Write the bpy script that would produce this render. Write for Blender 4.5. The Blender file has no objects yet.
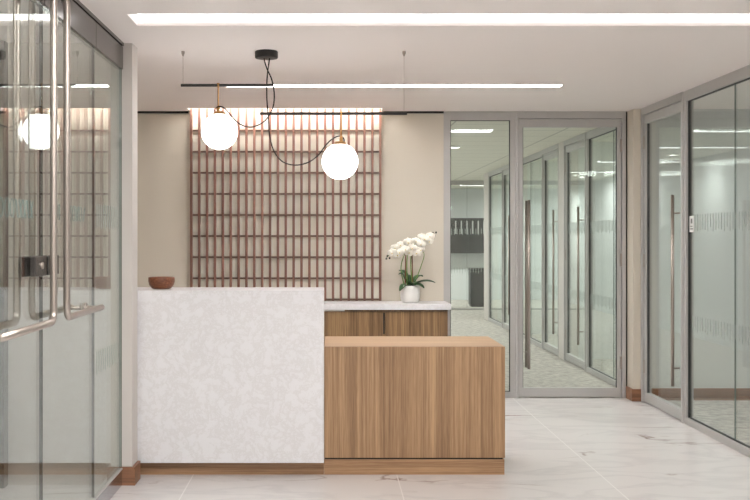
import bpy, bmesh, math, random
from mathutils import Vector, Matrix
random.seed(7)
C = bpy.context.scene.collection
PI = math.pi
H = 2.5          # ceiling height

# ------------------------------------------------------------------ materials
def new_mat(name):
    m = bpy.data.materials.new(name); m.use_nodes = True
    nt = m.node_tree; nt.nodes.clear()
    out = nt.nodes.new('ShaderNodeOutputMaterial')
    return m, nt, out
def N(nt, t, **kw):
    n = nt.nodes.new(t)
    for k, v in kw.items():
        if k in n.inputs: n.inputs[k].default_value = v
        else: setattr(n, k, v)
    return n
def c4(c): return (c[0], c[1], c[2], 1)
def srgb(r, g, b):
    f = lambda v: (v/255/12.92) if v/255 <= .04045 else ((v/255+.055)/1.055)**2.4
    return (f(r), f(g), f(b))
def plain(name, col, rough=.5, metal=0, noise=0, nscale=60, spec=.5, bump=0, coat=0):
    m, nt, out = new_mat(name)
    b = N(nt, 'ShaderNodeBsdfPrincipled'); nt.links.new(b.outputs[0], out.inputs[0])
    b.inputs['Base Color'].default_value = c4(col); b.inputs['Roughness'].default_value = rough
    b.inputs['Metallic'].default_value = metal; b.inputs['Specular IOR Level'].default_value = spec
    b.inputs['Coat Weight'].default_value = coat
    tc = N(nt, 'ShaderNodeTexCoord'); nz = N(nt, 'ShaderNodeTexNoise')
    nz.inputs['Scale'].default_value = nscale; nz.inputs['Detail'].default_value = 4
    nt.links.new(tc.outputs['Object'], nz.inputs['Vector'])
    if noise:
        r = N(nt, 'ShaderNodeValToRGB')
        r.color_ramp.elements[0].position = .3; r.color_ramp.elements[1].position = .7
        r.color_ramp.elements[0].color = c4([v*(1-noise) for v in col]); r.color_ramp.elements[1].color = c4([min(1, v*(1+noise)) for v in col])
        nt.links.new(nz.outputs['Fac'], r.inputs[0]); nt.links.new(r.outputs[0], b.inputs['Base Color'])
    if bump:
        bp = N(nt, 'ShaderNodeBump'); bp.inputs['Strength'].default_value = bump; bp.inputs['Distance'].default_value = .003
        nt.links.new(nz.outputs['Fac'], bp.inputs['Height']); nt.links.new(bp.outputs[0], b.inputs['Normal'])
    return m
def emit(name, col, s):
    m, nt, out = new_mat(name)
    e = N(nt, 'ShaderNodeEmission'); e.inputs[0].default_value = c4(col); e.inputs[1].default_value = s
    nt.links.new(e.outputs[0], out.inputs[0]); return m
def glass(name, tint):
    m, nt, out = new_mat(name)
    geo = N(nt, 'ShaderNodeNewGeometry')
    dot = N(nt, 'ShaderNodeVectorMath', operation='DOT_PRODUCT')
    nt.links.new(geo.outputs['Incoming'], dot.inputs[0]); nt.links.new(geo.outputs['Normal'], dot.inputs[1])
    ab = N(nt, 'ShaderNodeMath', operation='ABSOLUTE'); nt.links.new(dot.outputs['Value'], ab.inputs[0])
    om = N(nt, 'ShaderNodeMath', operation='SUBTRACT'); om.inputs[0].default_value = 1; nt.links.new(ab.outputs[0], om.inputs[1])
    pw = N(nt, 'ShaderNodeMath', operation='POWER'); pw.inputs[1].default_value = 5; nt.links.new(om.outputs[0], pw.inputs[0])
    ml = N(nt, 'ShaderNodeMath', operation='MULTIPLY_ADD'); ml.inputs[1].default_value = .96; ml.inputs[2].default_value = .04
    nt.links.new(pw.outputs[0], ml.inputs[0])
    t = N(nt, 'ShaderNodeBsdfTransparent'); t.inputs[0].default_value = c4(tint)
    g = N(nt, 'ShaderNodeBsdfGlossy'); g.inputs['Roughness'].default_value = 0; g.inputs[0].default_value = (.95, 1, .97, 1)
    mx = N(nt, 'ShaderNodeMixShader')
    nt.links.new(ml.outputs[0], mx.inputs[0]); nt.links.new(t.outputs[0], mx.inputs[1]); nt.links.new(g.outputs[0], mx.inputs[2])
    nt.links.new(mx.outputs[0], out.inputs[0]); return m
def wood(name, dark, mid, light, axis='Z', scale=1.0, rough=.42):
    m, nt, out = new_mat(name)
    b = N(nt, 'ShaderNodeBsdfPrincipled'); nt.links.new(b.outputs[0], out.inputs[0]); b.inputs['Roughness'].default_value = rough
    tc = N(nt, 'ShaderNodeTexCoord')
    def lay(s, stretch, det, w=0):
        mp = N(nt, 'ShaderNodeMapping')
        sc = [s, s, s]; sc['XYZ'.index(axis)] = s*stretch
        mp.inputs['Scale'].default_value = sc; mp.inputs['Location'].default_value = (w, w*.7, w*.3)
        nt.links.new(tc.outputs['Object'], mp.inputs[0])
        nz = N(nt, 'ShaderNodeTexNoise'); nz.inputs['Scale'].default_value = 1; nz.inputs['Detail'].default_value = det
        nt.links.new(mp.outputs[0], nz.inputs['Vector']); return nz.outputs['Fac']
    a = lay(13*scale, .02, 2, 3.1); f = lay(95*scale, .012, 3, 8); g = lay(300*scale, .03, 2, 1)
    def madd(x, w, y=None):
        n = N(nt, 'ShaderNodeMath', operation='MULTIPLY_ADD'); n.inputs[1].default_value = w
        nt.links.new(x, n.inputs[0])
        if y is None: n.inputs[2].default_value = 0
        else: nt.links.new(y, n.inputs[2])
        return n.outputs[0]
    s_ = madd(g, .22, madd(f, .38, madd(a, .4)))
    r = N(nt, 'ShaderNodeValToRGB'); e = r.color_ramp.elements
    e[0].position = .38; e[0].color = c4(dark); e[1].position = .63; e[1].color = c4(light)
    k = e.new(.5); k.color = c4(mid)
    nt.links.new(s_, r.inputs[0]); nt.links.new(r.outputs[0], b.inputs['Base Color']); return m
def marble_floor():
    m, nt, out = new_mat('marble_tile')
    b = N(nt, 'ShaderNodeBsdfPrincipled'); nt.links.new(b.outputs[0], out.inputs[0]); b.inputs['Roughness'].default_value = .25
    tc = N(nt, 'ShaderNodeTexCoord')
    def noise(vec, s, d, dist=0):
        n = N(nt, 'ShaderNodeTexNoise'); n.inputs['Scale'].default_value = s; n.inputs['Detail'].default_value = d
        n.inputs['Distortion'].default_value = dist; nt.links.new(vec, n.inputs['Vector']); return n
    mp = N(nt, 'ShaderNodeMapping'); mp.inputs['Scale'].default_value = (.55, 1.25, 1); mp.inputs['Rotation'].default_value = (0, 0, .25)
    mp.inputs['Location'].default_value = (4.3, 2.2, 0)
    nt.links.new(tc.outputs['Object'], mp.inputs[0])
    def vein(s, d, dist, wid):
        n = noise(mp.outputs[0], s, d, dist)
        a = N(nt, 'ShaderNodeMath', operation='SUBTRACT'); a.inputs[1].default_value = .5; nt.links.new(n.outputs['Fac'], a.inputs[0])
        c = N(nt, 'ShaderNodeMath', operation='ABSOLUTE'); nt.links.new(a.outputs[0], c.inputs[0])
        r = N(nt, 'ShaderNodeMapRange'); r.inputs['From Min'].default_value = 0; r.inputs['From Max'].default_value = wid
        r.inputs['To Min'].default_value = 1; r.inputs['To Max'].default_value = 0; nt.links.new(c.outputs[0], r.inputs['Value']); return r.outputs[0]
    v1 = vein(1.5, 9, 1.1, .018); v2 = vein(2.6, 6, .5, .06)
    mask = noise(mp.outputs[0], 1.9, 2); mr = N(nt, 'ShaderNodeMapRange'); mr.inputs['From Min'].default_value = .50; mr.inputs['From Max'].default_value = .68
    nt.links.new(mask.outputs['Fac'], mr.inputs['Value'])
    m1 = N(nt, 'ShaderNodeMath', operation='MULTIPLY'); nt.links.new(v1, m1.inputs[0]); nt.links.new(mr.outputs[0], m1.inputs[1])
    base = N(nt, 'ShaderNodeMixRGB'); base.inputs[1].default_value = c4(srgb(230, 227, 226)); base.inputs[2].default_value = c4(srgb(221, 218, 218))
    nt.links.new(v2, base.inputs[0])
    x1 = N(nt, 'ShaderNodeMixRGB'); x1.inputs[2].default_value = c4(srgb(138, 112, 102)); nt.links.new(base.outputs[0], x1.inputs[1])
    sc = N(nt, 'ShaderNodeMath', operation='MULTIPLY'); sc.inputs[1].default_value = .8; nt.links.new(m1.outputs[0], sc.inputs[0]); nt.links.new(sc.outputs[0], x1.inputs[0])
    # grout: joints every 1.2 m across, 2.4 m along
    sep = N(nt, 'ShaderNodeSeparateXYZ'); nt.links.new(tc.outputs['Object'], sep.inputs[0])
    def joint(o, off, per, w):
        a = N(nt, 'ShaderNodeMath', operation='ADD'); a.inputs[1].default_value = 24-off+per/2; nt.links.new(o, a.inputs[0])
        q = N(nt, 'ShaderNodeMath', operation='MODULO'); q.inputs[1].default_value = per; nt.links.new(a.outputs[0], q.inputs[0])
        s = N(nt, 'ShaderNodeMath', operation='SUBTRACT'); s.inputs[1].default_value = per/2; nt.links.new(q.outputs[0], s.inputs[0])
        t = N(nt, 'ShaderNodeMath', operation='ABSOLUTE'); nt.links.new(s.outputs[0], t.inputs[0])
        l = N(nt, 'ShaderNodeMath', operation='LESS_THAN'); l.inputs[1].default_value = w; nt.links.new(t.outputs[0], l.inputs[0]); return l.outputs[0]
    j = joint(sep.outputs[0], .4, 1.2, .0035)
    gr = N(nt, 'ShaderNodeMixRGB'); gr.inputs[2].default_value = c4(srgb(244, 242, 240)); nt.links.new(j, gr.inputs[0]); nt.links.new(x1.outputs[0], gr.inputs[1])
    nt.links.new(gr.outputs[0], b.inputs['Base Color']); return m
def quartz(name, vein_amt=.5):
    m, nt, out = new_mat(name)
    b = N(nt, 'ShaderNodeBsdfPrincipled'); nt.links.new(b.outputs[0], out.inputs[0]); b.inputs['Roughness'].default_value = .3
    tc = N(nt, 'ShaderNodeTexCoord')
    n = N(nt, 'ShaderNodeTexNoise'); n.inputs['Scale'].default_value = 8; n.inputs['Detail'].default_value = 9; n.inputs['Roughness'].default_value = .78; n.inputs['Distortion'].default_value = .3
    nt.links.new(tc.outputs['Object'], n.inputs['Vector'])
    a = N(nt, 'ShaderNodeMath', operation='SUBTRACT'); a.inputs[1].default_value = .5; nt.links.new(n.outputs['Fac'], a.inputs[0])
    c = N(nt, 'ShaderNodeMath', operation='ABSOLUTE'); nt.links.new(a.outputs[0], c.inputs[0])
    r = N(nt, 'ShaderNodeMapRange'); r.inputs['From Max'].default_value = .05; r.inputs['To Min'].default_value = vein_amt; r.inputs['To Max'].default_value = 0
    nt.links.new(c.outputs[0], r.inputs['Value'])
    n2 = N(nt, 'ShaderNodeTexNoise'); n2.inputs['Scale'].default_value = 3; n2.inputs['Detail'].default_value = 5; nt.links.new(tc.outputs['Object'], n2.inputs['Vector'])
    bs = N(nt, 'ShaderNodeMixRGB'); bs.inputs[1].default_value = c4(srgb(236, 236, 238)); bs.inputs[2].default_value = c4(srgb(230, 229, 232)); nt.links.new(n2.outputs['Fac'], bs.inputs[0])
    x = N(nt, 'ShaderNodeMixRGB'); x.inputs[2].default_value = c4(srgb(192, 187, 182)); nt.links.new(r.outputs[0], x.inputs[0]); nt.links.new(bs.outputs[0], x.inputs[1])
    nt.links.new(x.outputs[0], b.inputs['Base Color']); return m
def tile_ceiling():
    m, nt, out = new_mat('grid_ceiling')
    b = N(nt, 'ShaderNodeBsdfPrincipled'); nt.links.new(b.outputs[0], out.inputs[0]); b.inputs['Roughness'].default_value = .9
    tc = N(nt, 'ShaderNodeTexCoord'); br = N(nt, 'ShaderNodeTexBrick'); br.offset = 0
    br.inputs['Color1'].default_value = br.inputs['Color2'].default_value = c4(srgb(222, 221, 208)); br.inputs['Mortar'].default_value = c4(srgb(165, 165, 155))
    br.inputs['Scale'].default_value = 1; br.inputs['Mortar Size'].default_value = .008; br.inputs['Brick Width'].default_value = 1.2; br.inputs['Row Height'].default_value = .6
    nt.links.new(tc.outputs['Object'], br.inputs['Vector']); nt.links.new(br.outputs[0], b.inputs['Base Color']); return m

M = {}
M['marble'] = marble_floor()
M['quartz'] = quartz('quartz_blotched', .27); M['quartz_top'] = quartz('quartz_top', .2)
M['ceiling'] = plain('ceiling_paint', srgb(242, 235, 232), .55)
M['grid'] = tile_ceiling()
M['soffit'] = plain('soffit_paint', srgb(240, 229, 224), .5)
M['beige'] = plain('beige_wallcovering', srgb(212, 204, 190), .75, noise=.02, nscale=200)
M['backing'] = plain('lattice_backing', srgb(236, 233, 220), .7)
M['white_wall'] = plain('pale_wall_paint', srgb(208, 202, 197), .6)
M['office_wall'] = plain('office_wall_paint', srgb(212, 216, 216), .7)
M['lobby_wall'] = plain('outer_lobby_wall', srgb(200, 200, 192), .6)
M['dark_clad'] = plain('dark_stone_cladding', srgb(70, 68, 68), .4, noise=.15, nscale=8)
M['carpet'] = plain('carpet', srgb(176, 172, 164), .95, noise=.3, nscale=14, bump=.5)
M['wood'] = wood('walnut_veneer', srgb(132, 101, 72), srgb(162, 128, 95), srgb(192, 157, 119))
M['wood_h'] = wood('walnut_veneer_horizontal', srgb(128, 95, 66), srgb(160, 124, 92), srgb(190, 152, 114), 'X')
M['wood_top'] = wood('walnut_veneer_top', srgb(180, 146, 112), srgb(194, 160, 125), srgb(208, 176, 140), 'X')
M['wood_dk'] = wood('dark_walnut_veneer', srgb(102, 78, 52), srgb(136, 106, 74), srgb(170, 138, 98))
M['baseb'] = wood('wood_baseboard', srgb(112, 78, 56), srgb(140, 98, 72), srgb(158, 114, 84), 'X')
M['lattice'] = wood('red_brown_lattice', srgb(104, 72, 60), srgb(124, 86, 72), srgb(144, 102, 86))
M['lattice_dk'] = wood('brown_lattice_rail', srgb(82, 62, 48), srgb(98, 76, 60), srgb(112, 88, 70), 'X')
M['alu'] = plain('satin_aluminium', srgb(188, 186, 184), .45, .15)
M['alu_dk'] = plain('grey_metal_header', srgb(98, 94, 93), .25, .9)
M['rail'] = plain('polished_steel_rail', srgb(175, 175, 180), .15, 1)
M['nickel'] = plain('brushed_nickel', srgb(176, 166, 158), .33, .85)
M['seal'] = plain('dark_gasket', srgb(45, 46, 45), .6)
M['edge'] = plain('glass_edge', srgb(96, 110, 104), .2)
M['black'] = plain('black_metal', srgb(30, 28, 27), .45)
M['cable'] = plain('black_cable', srgb(16, 15, 15), .9, spec=.1)
M['brass'] = plain('brushed_brass', srgb(196, 150, 96), .28, .95)
M['frost'] = plain('frosted_vinyl', srgb(168, 176, 172), .8)
M['etch'] = plain('teal_etching', srgb(122, 138, 132), .7)
M['reveal'] = plain('black_reveal', srgb(22, 18, 17), .7)
M['glass'] = glass('clear_glass', (.962, .975, .966))
M['led'] = emit('led_lens', (1, .985, .97), 21)
M['panel'] = emit('lobby_fill_lens', (1, .985, .965), 7)
M['cove'] = emit('cove_lens', (1, .98, .96), 3.0)
M['wash'] = emit('wall_wash_lens', (1, .96, .92), 22)
M['globe'] = emit('opal_globe', (1, .985, .965), 2.9)
M['soft'] = emit('corridor_panel_lens', (1, 1, .99), 9)
M['office_led'] = emit('office_led_lens', (1, .995, .98), 1.8)
M['pot'] = plain('white_ceramic_pot', srgb(228, 226, 222), .45, bump=.5, nscale=40)
M['petal'] = plain('orchid_petal', srgb(247, 243, 232), .5)
M['throat'] = plain('orchid_throat', srgb(222, 200, 120), .5)
M['leaf'] = plain('orchid_leaf', srgb(48, 84, 46), .35, noise=.2, nscale=30)
M['stem'] = plain('orchid_stem', srgb(112, 142, 70), .5)
M['stake'] = plain('bamboo_stake', srgb(120, 74, 44), .6)
M['bud'] = plain('dark_bud', srgb(38, 42, 28), .5)
M['moss'] = plain('moss', srgb(70, 80, 45), .95, noise=.4, nscale=60)
M['bowl'] = wood('turned_wood_bowl', srgb(80, 44, 26), srgb(122, 72, 46), srgb(164, 108, 74), 'X', 1.2, .3)
M['charcoal'] = plain('charcoal_laminate', srgb(26, 27, 29), .5)
M['pale'] = plain('pale_trim', srgb(190, 192, 190), .5)
M['plate'] = plain('white_plastic', srgb(225, 225, 222), .5)
M['ink'] = plain('grey_ink', srgb(120, 120, 120), .6)

# ------------------------------------------------------------------ mesh helpers
def box(bm, x0, x1, y0, y1, z0, z1):
    r = bmesh.ops.create_cube(bm, size=1)
    mt = Matrix.Translation(((x0+x1)/2, (y0+y1)/2, (z0+z1)/2)) @ Matrix.Diagonal((abs(x1-x0), abs(y1-y0), abs(z1-z0), 1))
    bmesh.ops.transform(bm, matrix=mt, verts=r['verts'])
def lathe(bm, prof, cx=0, cy=0, seg=40):
    rings = []
    for r, z in prof:
        if r < 1e-6: rings.append([bm.verts.new((cx, cy, z))])
        else: rings.append([bm.verts.new((cx+r*math.cos(2*PI*i/seg), cy+r*math.sin(2*PI*i/seg), z)) for i in range(seg)])
    for a, b in zip(rings, rings[1:]):
        for i in range(seg):
            j = (i+1) % seg
            if len(a) == 1 and len(b) == 1: continue
            if len(a) == 1: bm.faces.new((a[0], b[j], b[i]))
            elif len(b) == 1: bm.faces.new((a[i], a[j], b[0]))
            else: bm.faces.new((a[i], a[j], b[j], b[i]))
def smooth_path(pts, n=8):
    P = [Vector(p) for p in pts]; out = []
    for i in range(len(P)-1):
        p0 = P[max(i-1, 0)]; p1 = P[i]; p2 = P[i+1]; p3 = P[min(i+2, len(P)-1)]
        for k in range(n):
            t = k/n
            out.append(.5*((2*p1)+(p2-p0)*t+(2*p0-5*p1+4*p2-p3)*t*t+(3*p1-p0-3*p2+p3)*t**3))
    out.append(P[-1]); return out
def tube(bm, pts, r, seg=12, r1=None):
    P = [Vector(p) for p in pts]; rings = []; nrm = None
    for i, p in enumerate(P):
        d = (P[min(i+1, len(P)-1)]-P[max(i-1, 0)]).normalized()
        if nrm is None:
            nrm = d.cross(Vector((0, 0, 1))) if abs(d.z) < .9 else d.cross(Vector((1, 0, 0)))
        nrm = (nrm-d*nrm.dot(d)).normalized(); b = d.cross(nrm)
        rr = r if r1 is None else r+(r1-r)*i/(len(P)-1)
        rings.append([bm.verts.new(p+nrm*rr*math.cos(2*PI*k/seg)+b*rr*math.sin(2*PI*k/seg)) for k in range(seg)])
    for a, b in zip(rings, rings[1:]):
        for k in range(seg):
            j = (k+1) % seg; bm.faces.new((a[k], a[j], b[j], b[k]))
    bm.faces.new(rings[0][::-1]); bm.faces.new(rings[-1])
def bend(a, b, c, r, n=8):   # rounded corner at b between straight runs a-b and b-c
    a, b, c = Vector(a), Vector(b), Vector(c); u = (a-b).normalized(); v = (c-b).normalized()
    p, q = b+u*r, b+v*r; out = []
    for i in range(n+1):
        t = i/n*PI/2; out.append(b+u*r*(1-math.sin(t))+v*r*(1-math.cos(t)))
    return out
def obj(name, bm, mat, parent=None, smooth=False, bevel=0, mats=None):
    bmesh.ops.recalc_face_normals(bm, faces=bm.faces)
    me = bpy.data.meshes.new(name); bm.to_mesh(me); bm.free()
    o = bpy.data.objects.new(name, me); C.objects.link(o)
    me.materials.append(M[mat])
    for m in (mats or []): me.materials.append(M[m])
    if smooth:
        for p in me.polygons: p.use_smooth = True
    if bevel:
        b = o.modifiers.new('bevel', 'BEVEL'); b.width = bevel; b.segments = 2; b.limit_method = 'ANGLE'
    if parent: o.parent = parent
    return o
def B(*boxes):
    bm = bmesh.new()
    for b in boxes: box(bm, *b)
    return bm
def thing(name, label, cat, loc, rotz=0, group=None, kind=None):
    o = bpy.data.objects.new(name, None); C.objects.link(o); o.empty_display_size = .1
    o.location = loc; o.rotation_euler = (0, 0, rotz)
    tag(o, label, cat, group, kind); return o
def tag(o, label, cat=None, group=None, kind=None):
    o['label'] = label
    if cat: o['category'] = cat
    if group: o['group'] = group
    if kind: o['kind'] = kind
    return o
def struct(name, bm, mat, label, cat, bevel=0):
    return tag(obj(name, bm, mat, bevel=bevel), label, cat, kind='structure')

# ------------------------------------------------------------------ room shell
XR = 2.67         # glazed wall on the right
XL = -1.18        # glazed entrance on the left
YB = 9.16         # back wall plane
YF = -1.6         # behind the camera
struct('floor', B((-4.2, 6.4, YF, YB-.0, -.1, 0), (-4.2, 1.0, YB, YB+.15, -.1, 0)), 'marble', 'polished white marble tile floor with grey veins', 'floor')
# carpet lies over the slab in the side room and the corridor
struct('floor_side_room', B((XR+.075, 6.35, 0.0, 8.99, .0, .008)), 'carpet', 'pale mottled carpet in the room behind the right glass', 'floor')
struct('floor_corridor', B((.2, 6.4, YB+.0, 24.2, -.1, 0.0)), 'carpet', 'pale mottled carpet of the corridor behind the glass door', 'floor')

SLX0, SLX1, SLY0, SLY1 = -.995, 2.62, 5.17, 5.46      # light slot across the ceiling
LLX0, LLX1, LLY0, LLY1 = -.75, 1.69, 7.57, 7.68         # recessed linear light
WX0, WX1, WY0 = -1.204, .454, 8.94                     # wall wash slot over the lattice
T = H+.25
struct('ceiling', B((-4.2, 6.4, YF, SLY0, H, T), (-4.2, SLX0, SLY0, SLY1, H, T), (SLX1, 6.4, SLY0, SLY1, H, T), (SLX0, SLX1, SLY0, SLY1, H+.10, T),
    (-4.2, 6.4, SLY1, LLY0, H, T), (-4.2, LLX0, LLY0, LLY1, H, T), (LLX1, 6.4, LLY0, LLY1, H, T), (-4.2, 6.4, LLY1, WY0, H, T),
    (-4.2, WX0, WY0, YB, H, T), (WX1, 6.4, WY0, YB, H, T),
    (LLX0, LLX1, LLY0, LLY1, H+.022, T), (WX0, WX1, WY0, YB+.1, H+.14, T)),
    'ceiling', 'smooth off white plaster ceiling over the reception', 'ceiling')
struct('ceiling_corridor', B((.2, 6.4, YB+.1, 24.2, H, T)), 'grid', 'pale tiled ceiling of the corridor behind the glass', 'ceiling')

struct('wall_back', B((-4.2, 1.0, YB, YB+.12, 0, H), (-4.2, WX0, YB, YB+.12, H, T), (WX1, 1.0, YB, YB+.12, H, T), (WX0, WX1, YB, YB+.1, H, H+.14)), 'beige', 'beige back wall on both sides of the wooden lattice', 'wall')
struct('wall_left', B((-1.815, -1.113, 5.94, 6.10, 0, H)), 'white_wall', 'pale wall end between the glass entrance and the counter', 'wall')
o = struct('wall_left_outer', B((-4.2, -1.815, 5.86, 6.10, 0, H)), 'dark_clad', 'dark stone clad wall outside the left glass', 'wall')
struct('wall_left_far', B((-4.2, -4.1, YF, 5.86, 0, H)), 'lobby_wall', 'outer lobby wall beyond the entrance', 'wall')
struct('wall_left_rear', B((-2.6, -2.48, 6.10, YB, 0, H)), 'beige', 'beige side wall behind the counter', 'wall')
struct('wall_front', B((-4.2, 6.4, YF-.1, YF, 0, H)), 'white_wall', 'pale wall opposite the reception', 'wall')
struct('wall_right', B((2.605, 2.75, 8.985, YB+.1, 0, H)), 'beige', 'narrow beige wall end between the two glass fronts', 'wall')
struct('wall_side_room', B((2.75, 6.4, 8.99, 9.11, 0, H)), 'office_wall', 'grey green wall of the room behind the right glass', 'wall')
struct('wall_side_room_far', B((6.3, 6.4, YF, 24.2, 0, H)), 'office_wall', 'far wall of the side rooms', 'wall')
# baseboards
struct('baseboard_left', B((-1.181, -1.095, 5.925, 5.94, 0, .104), (-1.113, -1.095, 5.94, 6.10, 0, .104)), 'baseb', 'brown wood baseboard at the foot of the pale wall end', 'baseboard', .001)
struct('baseboard_right', B((2.588, 2.668, 8.968, 8.985, 0, .104), (2.588, 2.605, 8.985, 9.155, 0, .104)), 'baseb', 'brown wood baseboard at the foot of the narrow beige wall end', 'baseboard', .001)
struct('baseboard_side_room', B((2.75, 6.3, 8.972, 8.99, .008, .11)), 'baseb', 'brown baseboard on the wall behind the right glass', 'baseboard')
struct('trim_4', B((2.5925, 2.6045, YB+.012, YB+.05, 0, H)), 'reveal', 'black gap strip between the door frame and the narrow beige wall end', 'trim')
# black shadow reveal at the head of the back wall
struct('trim_1', B((-2.48, WX0-.02, YB-.012, YB, H-.018, H)), 'reveal', 'black reveal under the ceiling left of the lattice', 'trim')
struct('trim_2', B((WX1+.02, 1.0, YB-.012, YB, H-.018, H)), 'reveal', 'black reveal under the ceiling right of the lattice', 'trim')

# ------------------------------------------------------------------ ticks on glass
def ticks(parent, x0, x1, yface, bands=((1.445, 1.57), (.705, .82)), pitch=.052, w=.012, sgn=-1):
    bm = bmesh.new(); n = int((x1-x0)/pitch)
    for z0, z1 in bands:
        for i in range(n):
            x = x0+pitch*(i+.5); zz = z0+.018*(i % 3 == 1)+.01*(i % 2)
            box(bm, x-w/2, x+w/2, yface, yface+sgn*.0008, zz, z1)
    o = obj('frosted_marks', bm, 'frost', parent); o['kind'] = 'stuff'; o['label'] = 'rows of short frosted vertical marks'
    return o
def long_pull(parent, x, y, side, z0=.255, z1=1.727, r=.013):
    off = .055*side
    bm = bmesh.new(); tube(bm, [(x, y+off, z0), (x, y+off, z1)], r, 16)
    h = obj('door_handle', bm, 'nickel', parent, smooth=True)
    for p in h.data.polygons:
        if len(p.vertices) > 4: p.use_smooth = False
    bm = bmesh.new()
    for z in (z0+.14, z1-.14): tube(bm, [(x, y, z), (x, y+off*.9, z)], .007, 10)
    obj('standoff', bm, 'nickel', h)
# local frame: x along the glass, -y toward the viewer's room, z up
def fixed_glazing(name, label, loc, rz, w, joints=(), top=.075, bot=.05, left=.06, right=.06, d=.06, marks=True, frame='alu', mk_sgn=-1):
    t = thing(name, label, 'glass partition', loc, rz, kind='structure')
    obj('frame', B((0, left, -d/2, d/2, 0, H), (w-right, w, -d/2, d/2, 0, H), (left, w-right, -d/2, d/2, H-top, H), (left, w-right, -d/2, d/2, 0, bot)), frame, t, bevel=.002)
    xs = [left]+list(joints)+[w-right]
    for a, b in zip(xs, xs[1:]):
        p = obj('pane', B((a+.002, b-.002, -.005, .005, bot+.003, H-top-.003)), 'glass', t)
    if joints:
        obj('joint', B(*[(j-.0019, j+.0019, -.005, .005, bot, H-top) for j in joints]), 'edge', t)
    obj('gasket', B((left, left+.006, -.012, .012, bot, H-top), (w-right-.006, w-right, -.012, .012, bot, H-top), (left+.006, w-right-.006, -.012, .012, H-top-.004, H-top), (left+.006, w-right-.006, -.012, .012, bot, bot+.004)), 'seal', t)
    if marks: ticks(t, left+.03, w-right-.03, mk_sgn*.0055, sgn=mk_sgn)
    return t
def glazed_door(name, label, loc, rz, w, handle_x, head=.06, jamb0=.03, jamb1=.03, marks=True, pulls=(-1, 1)):
    t = thing(name, label, 'glass door', loc, rz, kind='structure')
    obj('door_frame', B((0, jamb0, -.04, .04, 0, H), (w-jamb1, w, -.04, .04, 0, H), (jamb0, w-jamb1, -.04, .04, H-head, H)), 'alu', t, bevel=.002)
    a, b, s = jamb0+.004, w-jamb1-.004, .035
    lf = obj('leaf_frame', B((a, a+s, -.024, .024, .008, H-head-.004), (b-s, b, -.024, .024, .008, H-head-.004), (a+s, b-s, -.024, .024, .008, .085), (a+s, b-s, -.024, .024, H-head-.075, H-head-.004)), 'alu', t, bevel=.002)
    obj('pane', B((a+s, b-s, -.005, .005, .085, H-head-.075)), 'glass', t)
    obj('gasket', B((a+s, a+s+.005, -.01, .01, .085, H-head-.075), (b-s-.005, b-s, -.01, .01, .085, H-head-.075)), 'seal', t)
    hx = handle_x
    for sd in pulls: long_pull(t, hx, .0065*sd, sd)
    hs = a if hx > w/2 else b
    obj('hinge', B(*[(hs-.012, hs+.012, -.034, -.026, z, z+.11) for z in (.25, 1.15, 2.15)]), 'nickel', t)
    if marks: ticks(t, a+s+.02, b-s-.02, -.0055)
    return t

# back glazing
fixed_glazing('window_1', 'narrow fixed glass sidelight between the beige wall and the corridor door', (1.0, YB+.04, 0), 0, .625, left=.06, right=.04, marks=False)
glazed_door('door_1', 'grey framed glass door to the corridor with tall pull bar', (1.625, YB+.04, 0), 0, .966, .115, jamb1=.033, marks=False)
# right glazing (local x runs toward the camera)
R90 = -PI/2
glazed_door('door_2', 'grey framed glass door in the right wall beside the narrow beige wall end', (XR+.035, 8.98, 0), R90, 1.06, .90, jamb0=.05, jamb1=.035, marks=False)
w1 = fixed_glazing('window_2', 'tall fixed glass panels along the right wall with frosted marks', (XR+.035, 7.92, 0), R90, 7.0, joints=(.93, 2.2, 3.5, 4.8, 6.0), left=.045, marks=False)
ticks(w1, .10, 6.9, -.0055)
nt_ = thing('wall_notice', 'small white notice stuck on the right glass beside the door frame', 'sign', (XR+.026, 7.80, 1.44), R90)
obj('card', B((-.045, .045, -.0025, -.0005, 0, .12)), 'plate', nt_)
obj('printing', B((-.03, .03, -.0031, -.0025, .02, .028), (-.03, .02, -.0031, -.0025, .04, .046), (-.018, .018, -.0031, -.0025, .065, .1)), 'ink', nt_)
# walls closing both sides of the lobby behind the camera
struct('wall_right_front', B((XR, XR+.08, YF, .915, 0, H)), 'white_wall', 'wall beside the right glass out of the picture', 'wall')

# ------------------------------------------------------------------ corridor behind the door
struct('wall_corridor_left', B((.2, .3, YB+.12, 24.2, 0, H)), 'office_wall', 'left wall of the corridor', 'wall')
struct('wall_corridor_end', B((.3, 6.3, 23.6, 23.72, 0, H)), 'office_wall', 'pale wall at the far end of the corridor', 'wall')
XC = 2.69
def office_post(y0, y1, label, n=''):
    struct('wall_corridor_post', B((XC-.005, XC+.16, y0, y1, 0, H)), 'white_wall', label, 'wall')
    struct('wall_partition', B((XC+.16, 6.3, (y0+y1)/2-.05, (y0+y1)/2+.05, 0, H)), 'office_wall', 'partition wall inside the offices behind '+label, 'wall')
fixed_glazing('window_3', 'fixed glass office front nearest the corridor door', (XC+.03, 10.98, 0), R90, 1.72, joints=(.95,), left=.04, right=.03)
glazed_door('door_3', 'glass office door nearest in the corridor', (XC+.03, 12.0, 0), R90, 1.02, .80)
office_post(12.0, 12.28, 'nearest pale post in the corridor')
glazed_door('door_4', 'second glass office door beyond the first pale post', (XC+.03, 13.24, 0), R90, .96, .80)
fixed_glazing('window_4', 'second fixed glass office front in the corridor', (XC+.03, 15.1, 0), R90, 1.86, joints=(.95,), left=.04, right=.04)
office_post(15.1, 15.36, 'middle pale post in the corridor')
glazed_door('door_5', 'third glass office door near the corridor end', (XC+.03, 16.3, 0), R90, .94, .78)
fixed_glazing('window_5', 'last fixed glass office front in the corridor', (XC+.03, 17.75, 0), R90, 1.45, left=.04, right=.04)
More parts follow.
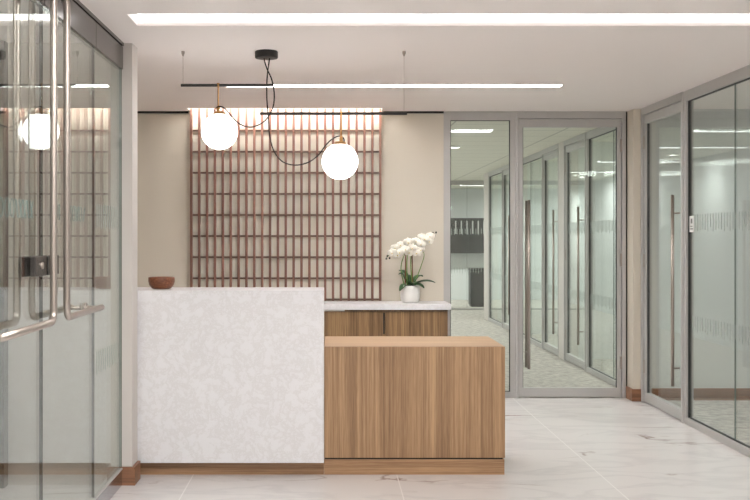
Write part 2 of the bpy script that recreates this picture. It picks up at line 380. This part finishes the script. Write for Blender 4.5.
office_post(17.75, 18.2, 'farthest pale post at the corridor corner')
fixed_glazing('window_6', 'glass partition across the far end of the corridor', (.3, 20.3, 0), 0, 6.0, joints=(1.15, 2.367, 3.6, 4.8), left=.04, right=.04, marks=True, bot=.03)
# things at the far end
cab = thing('wall_cabinet', 'long charcoal wall cabinet with pale vertical slots in the far room', 'cabinet', (2.85, 23.25, 1.05))
obj('body', B((-.62, 1.1, 0, .35, 0, .78)), 'charcoal', cab, bevel=.004)
obj('handle_slots', B(*[(-.56+.125*i, -.53+.125*i, -.008, 0, .43, .72) for i in range(13)]), 'pale', cab)
bn = thing('waste_bin', 'tall charcoal bin standing at the far glass partition', 'bin', (3.10, 21.2, 0))
bm = bmesh.new(); box(bm, -.17, .17, 0, .36, .03, .72); obj('body', bm, 'charcoal', bn, bevel=.02)
bm = bmesh.new(); box(bm, -.18, .18, -.01, .37, .72, .78); obj('lid', bm, 'charcoal', bn, bevel=.02)
bm = bmesh.new(); box(bm, -.15, .15, .02, .34, 0, .03); obj('plinth', bm, 'charcoal', bn)
bn.location.x = 3.03

# ------------------------------------------------------------------ left entrance (doors + sidelight)
EX = XL           # glass plane
def ent_leaf(name, label, y_meet, y_pivot):
    t = thing(name, label, 'glass door', (EX, y_meet, 0), 0, kind='structure')
    s = 1 if y_pivot > y_meet else -1; w = abs(y_pivot-y_meet)
    def Y(a): return s*a
    obj('pane', B((-.006, .006, Y(.002), Y(w-.002), .1, 2.35)), 'glass', t)
    obj('edge_seal', B((-.0065, .0065, Y(.0005), Y(.0016), .1, 2.35), (-.0065, .0065, Y(w-.0019), Y(w-.0008), .1, 2.35)), 'seal', t)
    obj('top_rail', B((-.02, .016, Y(.004), Y(w-.003), 2.35, 2.478)), 'alu_dk', t, bevel=.002)
    obj('bottom_rail', B((-.016, .012, Y(.004), Y(w-.003), .008, .092)), 'rail', t, bevel=.002)
    obj('rail_cap', B((-.02, .016, Y(.004), Y(w-.003), .092, .1)), 'alu', t)
    for side, off in ((1, .08), (-1, .065)):
        X = side*off; ym = Y(.105); yp = Y(w-.17); zb = 1.063
        pts = [(0.008*side, ym, 2.41)]+bend((0, ym, 2.41), (X, ym, 2.41), (X, ym, 1.5), .035)
        pts += bend((X, ym, 2), (X, ym, zb), (X, yp, zb), .045)
        pts += [(X, yp, zb)]
        bm = bmesh.new(); tube(bm, pts, .0145, 16)
        h = obj('push_pull_handle', bm, 'nickel', t, smooth=True)
        bm = bmesh.new(); tube(bm, [(.006*side, yp-Y(.03), zb), (X, yp-Y(.03), zb)], .010, 12); tube(bm, [(.006*side, yp-Y(.03), zb), (.014*side, yp-Y(.03), zb)], .024, 20)
        obj('mount', bm, 'nickel', h, smooth=False)
    lk = obj('lock', B((-.028, -.0065, Y(.012), Y(.18), 1.245, 1.325), (.0065, .028, Y(.012), Y(.18), 1.245, 1.325)), 'alu_dk', t, bevel=.003)
    bm = bmesh.new(); tube(bm, [(.028, Y(.09), 1.287), (.034, Y(.09), 1.287)], .014, 20); obj('cylinder', bm, 'nickel', lk)
    return t
MEET = 4.30
dA = ent_leaf('door_6', 'near glass entrance door at the left edge with bent tubular handle', MEET, 3.35)
dB = ent_leaf('door_7', 'far glass entrance door on the left with bent tubular handle', MEET+.001, 5.25)
sl = thing('window_7', 'fixed glass sidelight between the entrance doors and the pale wall end', 'glass partition', (EX, 5.25, 0), 0, kind='structure')
obj('pane', B((-.006, .006, .004, .686, .1, 2.35)), 'glass', sl)
obj('top_rail', B((-.02, .016, .003, .688, 2.35, 2.478)), 'alu_dk', sl, bevel=.002)
obj('bottom_rail', B((-.016, .012, .003, .688, 0, .092)), 'rail', sl, bevel=.002)
obj('rail_cap', B((-.02, .016, .003, .674, .092, .1)), 'alu', sl)
obj('edge_seal', B((-.008, .008, .684, .688, .1, 2.35)), 'edge', sl)
bm = bmesh.new()
for z0, z1 in ((1.445, 1.57), (.705, .82)):
    for i in range(11):
        y = .06+.05*i; box(bm, .0065, .0073, y-.005, y+.005, z0+.01*(i % 2), z1)
q = obj('frosted_marks', bm, 'frost', sl); q['kind'] = 'stuff'
nearsl = thing('window_8', 'fixed entrance glass nearest the camera, outside the frame', 'glass partition', (EX, 1.0, 0), 0, kind='structure')
obj('pane', B((-.006, .006, .0, 2.345, .1, 2.35)), 'glass', nearsl)
obj('top_rail', B((-.02, .016, 0, 2.345, 2.35, 2.478)), 'alu_dk', nearsl)
obj('bottom_rail', B((-.016, .012, 0, 2.345, 0, .1)), 'rail', nearsl)
struct('wall_left_front', B((EX-.05, EX+.05, YF, 1.0, 0, H)), 'white_wall', 'wall beside the entrance out of the picture', 'wall')
struct('trim_3', B((EX-.026, EX+.020, 1.0, 5.94, 2.482, 2.5)), 'alu_dk', 'grey ceiling track above the glass entrance doors', 'trim')
# outlined lettering-like motif etched across the door glass
def motif(parent, items, s=1):
    bm = bmesh.new(); x = .0075
    def line(pts): tube(bm, [(x, s*a, z) for a, z in pts], .0011, 6)
    z0, z1 = 1.475, 1.545; zm = (z0+z1)/2
    for kind, y, w in items:
        if kind == 'O':
            line([(y+w/2+w/2*math.cos(t*2*PI/20), zm+(z1-z0)/2*math.sin(t*2*PI/20)) for t in range(21)])
        elif kind == '/': line([(y, z0), (y+w, z1)]); line([(y+.012, z0), (y+w+.012, z1)])
        elif kind == 'X': line([(y, z0), (y+w, z1)]); line([(y, z1), (y+w, z0)]); line([(y+.012, z0), (y+w+.012, z1)])
        elif kind == 'I': line([(y, z0), (y, z1)]); line([(y+w*.4, z0), (y+w*.4, z1)])
    o = obj('etched_motif', bm, 'etch', parent); o['label'] = 'row of outlined ovals and slanted strokes etched on the glass'; return o
motif(dA, [('X', .14, .035), ('/', .19, .03), ('X', .235, .035), ('X', .285, .035), ('/', .335, .03), ('O', .39, .045), ('O', .45, .05), ('O', .52, .05)], -1)
motif(dB, [('O', .20, .04), ('I', .26, .03), ('X', .42, .05), ('O', .50, .05), ('X', .56, .05), ('O', .63, .05), ('/', .70, .04)], 1)

# ------------------------------------------------------------------ lattice
LX0, LX1 = -1.204, .454; ZL0 = .852
lat = thing('lattice_screen', 'red brown wooden lattice screen with tall narrow cells on the back wall', 'screen', ((LX0+LX1)/2, YB, ZL0))
hw = (LX1-LX0)/2
obj('backing_panel', B((-hw, hw, -.012, 0, 0, H+.10-ZL0)), 'backing', lat)
nb = 25; step = (2*hw-.019)/(nb-1)
for i in range(nb):
    x = -hw+.0095+i*step
    obj('upright', B((x-.0105, x+.0105, -.060, -.0305, 0, H+.08-ZL0)), 'lattice', lat, bevel=.001)
for j in range(9):
    z = .010+j*.1835
    obj('rail', B((-hw, hw, -.030, -.0125, z-.0075, z+.0075)), 'lattice_dk', lat)

# ------------------------------------------------------------------ light fittings
cv = thing('cove_light', 'long bright linear light in the ceiling slot at the top', 'light', (0, SLY1, H))
obj('housing', B((SLX0+.002, SLX1-.002, -.03, -.001, .064, .098)), 'plate', cv)
obj('diffuser', B((SLX0+.002, SLX1-.002, -.010, -.001, .031, .0635)), 'cove', cv)
ll = thing('recessed_linear_light', 'thin recessed linear light crossing the ceiling above the reception desk', 'light', (0, LLY0, H))
obj('trim', B((LLX0, LLX1, 0, .005, 0, .02), (LLX0, LLX1, .105, .11, 0, .02), (LLX0, LLX0+.005, .005, .105, 0, .02), (LLX1-.005, LLX1, .005, .105, 0, .02)), 'plate', ll)
obj('diffuser', B((LLX0+.005, LLX1-.005, .005, .105, .004, .02)), 'led', ll)
ww = thing('wall_wash_light', 'hidden linear light in the slot above the wooden lattice', 'light', ((LX0+LX1)/2, WY0, H))
obj('diffuser', B((-hw+.01, hw-.01, .006, .05, .085, .10)), 'wash', ww)
obj('bracket', B((-hw+.01, hw-.01, .006, .05, .10, .139)), 'plate', ww)
# unseen fill panels added on the lobby ceiling to light the reception from the front
for k, (x, y) in enumerate(((-.4, 3.1), (.8, 3.1), (-.4, .4), (.8, .4))):
    t = thing('lobby_fill_panel', 'added fill panel on the unseen lobby ceiling', 'light', (x, y, H), group='lobby fill panels')
    obj('diffuser', B((-.3, .3, -.6, .6, -.012, -.002)), 'panel', t)
# fill lights added to brighten the rooms behind glass (a lamp behind a ring)
def fill_light(x, y, power, label, group):
    t = thing('fill_light', label, 'light', (x, y, H), group=group)
    bm = bmesh.new(); lathe(bm, [(.045, -.001), (.062, -.001), (.062, -.007), (.045, -.012), (.045, -.001)], seg=32); obj('ring', bm, 'plate', t)
    l = bpy.data.lights.new('fill_light_lamp', 'AREA'); l.shape = 'DISK'; l.size = .085; l.energy = power; l.color = (1, .99, .97)
    o = bpy.data.objects.new('lamp', l); C.objects.link(o); o.parent = t; o.location = (0, 0, -.006)
# office lights
def office_light(x0, x1, y, label, z=H):
    t = thing('office_linear_light', label, 'light', ((x0+x1)/2, y, z))
    w = (x1-x0)/2
    obj('frame', B((-w, w, -.07, -.06, -.02, 0), (-w, w, .06, .07, -.02, 0)), 'plate', t)
    obj('diffuser', B((-w, w, -.06, .06, -.018, -.004)), 'office_led', t)
office_light(.42, 1.66, 10.72, 'nearest linear light on the corridor ceiling behind the glass')
office_light(.37, 1.57, 12.65, 'second linear light on the corridor ceiling behind the glass')
office_light(.37, 1.57, 15.05, 'third linear light on the corridor ceiling')
office_light(.37, 1.57, 17.45, 'fourth linear light on the corridor ceiling')
office_light(2.75, 3.95, 21.9, 'linear light in the far room behind the end glass')
for y in (10.6, 13.8, 16.8): office_light(4.9, 6.1, y, 'ceiling light inside the office at %s' % {10.6: 'the first front', 13.8: 'the second front', 16.8: 'the third front'}[y])
for k, y in enumerate((11.2, 13.9, 16.6, 19.0)):
    fill_light(.85, y, 12, 'small round fill light added to brighten the corridor', 'corridor fill lights')
for y in (9.9, 11.2, 13.4, 14.6, 16.2, 17.2): fill_light(4.3, y, 10, 'small round fill light added inside the corridor offices', 'office fill lights')
for x in (1.2, 4.6): fill_light(x, 21.9, 30, 'small round fill light added in the far room', 'far room fill lights')
fill_light(5.2, 7.4, 14, 'small round fill light added inside the side room', 'side room fill lights')
office_light(3.9, 5.1, 6.2, 'ceiling light inside the side room nearer its end wall')
office_light(3.9, 5.1, 3.0, 'ceiling light inside the side room nearer the camera')
office_light(-3.2, -2.0, 3.0, 'ceiling light in the outer lobby')

# ------------------------------------------------------------------ pendant: bars, globes, cables
YP = 6.2; K = 1050/YP
def px(x, y, dy=0): return ((x-329)/K, dy, (237.5-y)/K+1.4-H)   # local to the ceiling point
pd = thing('globe_pendant_light', 'pendant with two opal glass globes, black bars, brass rods and looping black cables', 'pendant light', (0, YP, H))
bm = bmesh.new(); lathe(bm, [(0, 0), (.064, 0), (.068, -.004), (.068, -.038), (.065, -.042), (0, -.042)], px(266.5, 0)[0], 0, 48)
obj('canopy', bm, 'black', pd, bevel=0)
def bar(x0, x1, y):
    a, b = px(x0, y), px(x1, y); bm = bmesh.new(); tube(bm, [a, b], .0085, 14); obj('bar', bm, 'black', pd)
bar(181, 273, 85.3); bar(260, 407, 113.6)
def wire(x, ybar):
    a, b = px(x, ybar), px(x, 50); bm = bmesh.new(); tube(bm, [(a[0], 0, a[2]), (a[0], 0, 0)], .0011, 6)
    w = obj('suspension_wire', bm, 'nickel', pd)
    bm = bmesh.new(); lathe(bm, [(0, 0), (.010, 0), (.010, -.012), (.004, -.03), (0, -.03)], a[0], 0, 16); obj('ceiling_cup', bm, 'nickel', w)
wire(183, 85.3); wire(404, 113.6)
wire(268, 85.3)
def globe(x, y, ytop):
    cx, _, cz = px(x, y); r = .107
    bm = bmesh.new(); bmesh.ops.create_uvsphere(bm, u_segments=48, v_segments=32, radius=r); bmesh.ops.translate(bm, verts=bm.verts, vec=(cx, 0, cz))
    g = obj('globe', bm, 'globe', pd, smooth=True)
    bm = bmesh.new(); lathe(bm, [(.0, r+.012), (.030, r+.010), (.036, r+.002), (.040, r-.008), (.0, r-.008)], cx, 0, 32)
    bmesh.ops.translate(bm, verts=bm.verts, vec=(0, 0, cz)); obj('cap', bm, 'brass', g, smooth=False)
    rx = px(218.3 if x < 300 else 341.2, 0)[0]; top = px(0, ytop)[2]
    bm = bmesh.new(); tube(bm, [(rx, -.0, cz+r+.01), (rx, -.0, top+.012)], .0042, 12)
    lathe(bm, [(.0, top+.014), (.009, top+.012), (.009, top-.010), (0, top-.012)], rx, 0, 14)
    lathe(bm, [(.0, cz+r+.045), (.009, cz+r+.043), (.011, cz+r+.008), (0, cz+r+.008)], rx, 0, 14)
    obj('rod', bm, 'brass', pd)
globe(219.5, 131.5, 85.3); globe(340, 161.5, 113.6)
def cable(uv, d0):
    pts = []
    n = len(uv)
    for i, (u, v) in enumerate(uv):
        p = px(160+u/2.885, 30+v/2.885); s = math.sin(PI*i/(n-1)); pts.append((p[0], -.02*s*d0, p[2]))
    bm = bmesh.new(); tube(bm, smooth_path(pts, 8), .0037, 8); obj('cable', bm, 'cable', pd, smooth=True)
cable([(300, 72), (302, 90), (310, 115), (323, 145), (330, 185), (326, 225), (306, 260), (280, 277), (255, 281), (228, 270), (205, 246), (190, 229), (174, 221), (162, 226), (158, 236), (164, 243)], 1)
cable([(316, 72), (315, 90), (311, 115), (308, 150), (308, 200), (312, 250), (317, 310), (330, 352), (355, 380), (390, 389), (425, 382), (455, 362), (478, 332), (498, 313), (518, 305), (529, 311), (531, 322), (524, 330)], -1)

# ------------------------------------------------------------------ counter, desk, credenza
YS = 6.14; YD = 6.195
ct = thing('reception_counter', 'tall reception counter clad in white blotched quartz with overhanging front', 'counter', (-.03, YS, 0))
obj('quartz_front', B((-1.2, 0, 0, .032, .081, 1.09)), 'quartz', ct, bevel=.0015)
obj('quartz_top', B((-1.2, 0, .0322, .40, 1.0605, 1.09)), 'quartz', ct)
obj('quartz_end', B((-.030, 0, .0325, .40, .081, 1.06)), 'quartz', ct, bevel=.001)
obj('carcass', B((-1.2, -.031, .077, .38, .102, 1.06), ), 'wood', ct)
obj('toe_kick', B((-1.2, 0.0, .06, .37, 0, .0805)), 'wood_h', ct)
dk = thing('reception_desk', 'low wood veneer reception desk standing against the tall quartz counter', 'desk', (-.03, YD, 0))
DW = 1.069; DD = .66
obj('front_panel', B((.0015, DW, 0, .03, .100, .755)), 'wood', dk, bevel=.001)
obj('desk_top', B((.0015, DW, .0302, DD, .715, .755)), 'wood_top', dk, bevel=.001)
obj('end_panel', B((DW-.03, DW, .0302, DD, .100, .7148)), 'wood', dk, bevel=.001)
obj('toe_kick', B((.0015, DW-.003, .004, .024, 0, .090)), 'wood_h', dk)
obj('toe_kick', B((DW-.023, DW-.003, .0242, DD-.004, 0, .090)), 'wood_h', dk)
obj('reveal', B((.004, DW-.012, .010, .05, .0902, .0998)), 'reveal', dk)

YC = 8.70; CX0, CX1 = -1.6, .995
cr = thing('credenza', 'low walnut cabinet with white quartz top below the lattice', 'cabinet', (0, YC, 0))
obj('quartz_top', B((CX0, CX1+.018, 0, YB-YC-.002, .800, .847)), 'quartz_top', cr, bevel=.0015)
obj('carcass', B((CX0+.01, CX1-.006, .045, YB-YC-.004, .08, .798)), 'wood_dk', cr)
obj('toe_kick', B((CX0+.02, CX1-.02, .09, YB-YC-.01, 0, .0795)), 'wood_dk', cr)
nx = .468
for i, (a, b) in enumerate(((nx, CX1-.008), (nx-.53, nx), (nx-1.06, nx-.53), (nx-1.59, nx-1.06), (CX0+.012, nx-1.59))):
    if b-a < .1: a, b = a, b
    d = obj('door', B((a+.002, b-.002, .022, .044, .085, .785)), 'wood_dk', cr, bevel=.001)
    hx = b-.018 if i % 2 else a+.006
    if i == 0 or i == 1:
        if i == 1: obj('edge_pull', B((hx, hx+.012, .012, .022, .60, .775)), 'black', d)
obj('light_strip', B((CX0+.012, .13, .03, .0445, .787, .7985)), 'plate', cr)

# bowl on the counter
bw = thing('wooden_bowl', 'small turned brown wooden bowl on the left end of the quartz counter', 'bowl', (-1.008, 6.32, 1.0905))
bm = bmesh.new(); lathe(bm, [(0, 0), (.045, 0), (.060, .006), (.074, .025), (.080, .048), (.079, .066), (.077, .072), (.073, .072), (.0735, .050), (.066, .026), (.050, .013), (0, .011)], seg=48)
bb = obj('wooden_bowl_body', bm, 'bowl', bw, smooth=True); bb.name = 'body'

# orchid
orx, ory, orz = .690, 8.93, .8475
pt = thing('potted_orchid', 'white orchid in a rounded white pot standing on the credenza top', 'plant', (orx, ory, orz))
bm = bmesh.new(); lathe(bm, [(0, 0), (.060, 0), (.072, .008), (.081, .035), (.084, .075), (.082, .115), (.081, .142), (.076, .145), (.073, .140), (.072, .118), (0, .118)], seg=48)
obj('pot', bm, 'pot', pt, smooth=True)
bm = bmesh.new(); lathe(bm, [(0, .138), (.04, .134), (.071, .122)], seg=24); obj('moss', bm, 'moss', pt)
def leaf(bm, az, L, w, rise, droop):
    n = 12; rows = []
    for i in range(n+1):
        t = i/n; r = L*t; z = .135+rise*math.sin(t*PI*.62)-droop*t*t
        ww = w*math.sin(PI*min(.98, t*.86+.12))**.7
        c = Vector((math.cos(az)*r, math.sin(az)*r, z)); s = Vector((-math.sin(az), math.cos(az), 0))
        rows.append([bm.verts.new(c+s*ww*k+Vector((0, 0, abs(k)*ww*.35))) for k in (-1, -.5, 0, .5, 1)])
    for a, b in zip(rows, rows[1:]):
        for k in range(4): bm.faces.new((a[k], a[k+1], b[k+1], b[k]))
for az, L, w, ri, dr in ((-.25, .215, .030, .06, .02), (2.9, .10, .030, .11, 0), (-2.4, .13, .030, .03, .06), (.5, .13, .028, .09, .0), (-1.2, .10, .03, .05, .03), (1.9, .12, .028, .09, 0), (-.75, .15, .028, .035, .04), (2.3, .13, .026, .12, -.02)):
    bm = bmesh.new(); leaf(bm, az, L, w*1.35, ri, dr); o = obj('leaf', bm, 'leaf', pt, smooth=True)
    sm = o.modifiers.new('thick', 'SOLIDIFY'); sm.thickness = .003
def P(x, y, d=0): # local coordinates from drawing measurements on the plant
    return Vector(((x-410)/117.6, d, (302.0-y)/117.6))
for a in ((P(405, 284), P(405.8, 250)), (P(412.5, 284, .01), (P(412, 250, .01)))):
    bm = bmesh.new(); tube(bm, a, .0052, 10); obj('stake', bm, 'stake', pt)
stems = [[P(407, 284, -.01), P(406.5, 265, -.015), P(407, 251, -.02), P(403, 244.5, -.03), P(396, 246, -.04), P(390.5, 251, -.04), P(387.5, 256, -.04)],
         [P(412, 284, 0), P(410.5, 262, -.005), P(412.5, 248, -.01), P(418, 239, -.03), P(426, 234.5, -.03), P(434, 233, -.03)],
         [P(415, 282, .02), P(421, 266, .02), P(424, 254, .0), P(420, 246, -.0)], [P(404, 284, .02), P(401, 268, .02), P(404, 255, .0), P(410, 246, -.0)],]
for s in stems:
    bm = bmesh.new(); tube(bm, smooth_path(s, 6), .0048, 8, .0025); obj('stem', bm, 'stem', pt, smooth=True)
def petal(bm, base, dirv, nrm, L, W, cup=.2):
    side = dirv.cross(nrm).normalized(); n = 7; rows = []
    for i in range(n+1):
        t = i/n; ww = W*math.sin(PI*(.1+.88*t))**.6 if t < 1 else .001
        c = base+dirv*L*t+nrm*(cup*L*t*t*-1)
        rows.append([bm.verts.new(c+side*ww*k-nrm*(.25*W*k*k)) for k in (-1, -.5, 0, .5, 1)])
    for a, b in zip(rows, rows[1:]):
        for k in range(4): bm.faces.new((a[k], a[k+1], b[k+1], b[k]))
fl = [(391.5, 252.5, -.07), (394.5, 247.5, -.05), (399, 252, -.075), (400, 244.5, -.05), (404.5, 249, -.08), (407.5, 242, -.06), (411.5, 247.5, -.075), (416, 252.5, -.06), (420, 249.5, -.06), (415.5, 241, -.05), (420, 244, -.08), (424, 238.5, -.07), (428.5, 241, -.05), (421, 236.5, -.04), (429, 236, -.05), (397, 254.5, -.05), (408.5, 252, -.05)]
for i, (x, y, d) in enumerate(fl):
    c = P(x, y, d); n = Vector((random.uniform(-.5, .4), -1, random.uniform(-.35, .15))).normalized()
    up = (Vector((0, 0, 1))-n*n.z).normalized(); rt = up.cross(n); bm = bmesh.new(); sc = random.uniform(.037, .044); rot = random.uniform(-.25, .25)
    for a, L, W in ((0, .95, .38), (2.2, .9, .36), (-2.2, .9, .36)):
        a += rot; petal(bm, c-n*.003, (up*math.cos(a)+rt*math.sin(a)), n, sc*L, sc*W)
    for a in (1.25, -1.25):
        a += rot; petal(bm, c, (up*math.cos(a)+rt*math.sin(a)), n, sc*1.05, sc*.62)
    f = obj('flower', bm, 'petal', pt, smooth=True); sm = f.modifiers.new('thick', 'SOLIDIFY'); sm.thickness = .0012
    bm = bmesh.new(); bmesh.ops.create_icosphere(bm, subdivisions=2, radius=.0055); bmesh.ops.translate(bm, verts=bm.verts, vec=c+n*.004-up*.003); obj('lip', bm, 'throat', f, smooth=True)
for x, y in ((387, 255.5), (389.3, 257.5), (386, 258), (432.5, 232.5), (435.5, 232), (434, 235.2), (430.5, 233.5)):
    bm = bmesh.new(); bmesh.ops.create_icosphere(bm, subdivisions=2, radius=.0075); bmesh.ops.scale(bm, verts=bm.verts, vec=(1, .8, 1.3)); bmesh.ops.translate(bm, verts=bm.verts, vec=P(x, y, -.035)); obj('bud', bm, 'bud', pt, smooth=True)

# ------------------------------------------------------------------ world, camera, colour
w = bpy.data.worlds.new('World'); bpy.context.scene.world = w; w.use_nodes = True
w.node_tree.nodes['Background'].inputs[0].default_value = (.5, .5, .5, 1); w.node_tree.nodes['Background'].inputs[1].default_value = .05
cam = bpy.data.cameras.new('camera'); co = bpy.data.objects.new('camera', cam); C.objects.link(co)
co.location = (0, 0, 1.4); co.rotation_euler = (PI/2, 0, 0)
cam.sensor_width = 36; cam.lens = 36*1050/750
cam.shift_x = (375-329)/750; cam.shift_y = -(250-237.5)/750
cam.clip_start = .05; cam.clip_end = 100
s = bpy.context.scene; s.camera = co
s.view_settings.view_transform = 'Standard'; s.view_settings.look = 'None'; s.view_settings.gamma = 1; s.view_settings.exposure = 1.32
try:
    s.cycles.transparent_max_bounces = 24; s.cycles.max_bounces = 14; s.cycles.diffuse_bounces = 6; s.cycles.glossy_bounces = 6
    s.cycles.caustics_reflective = True
except Exception: pass
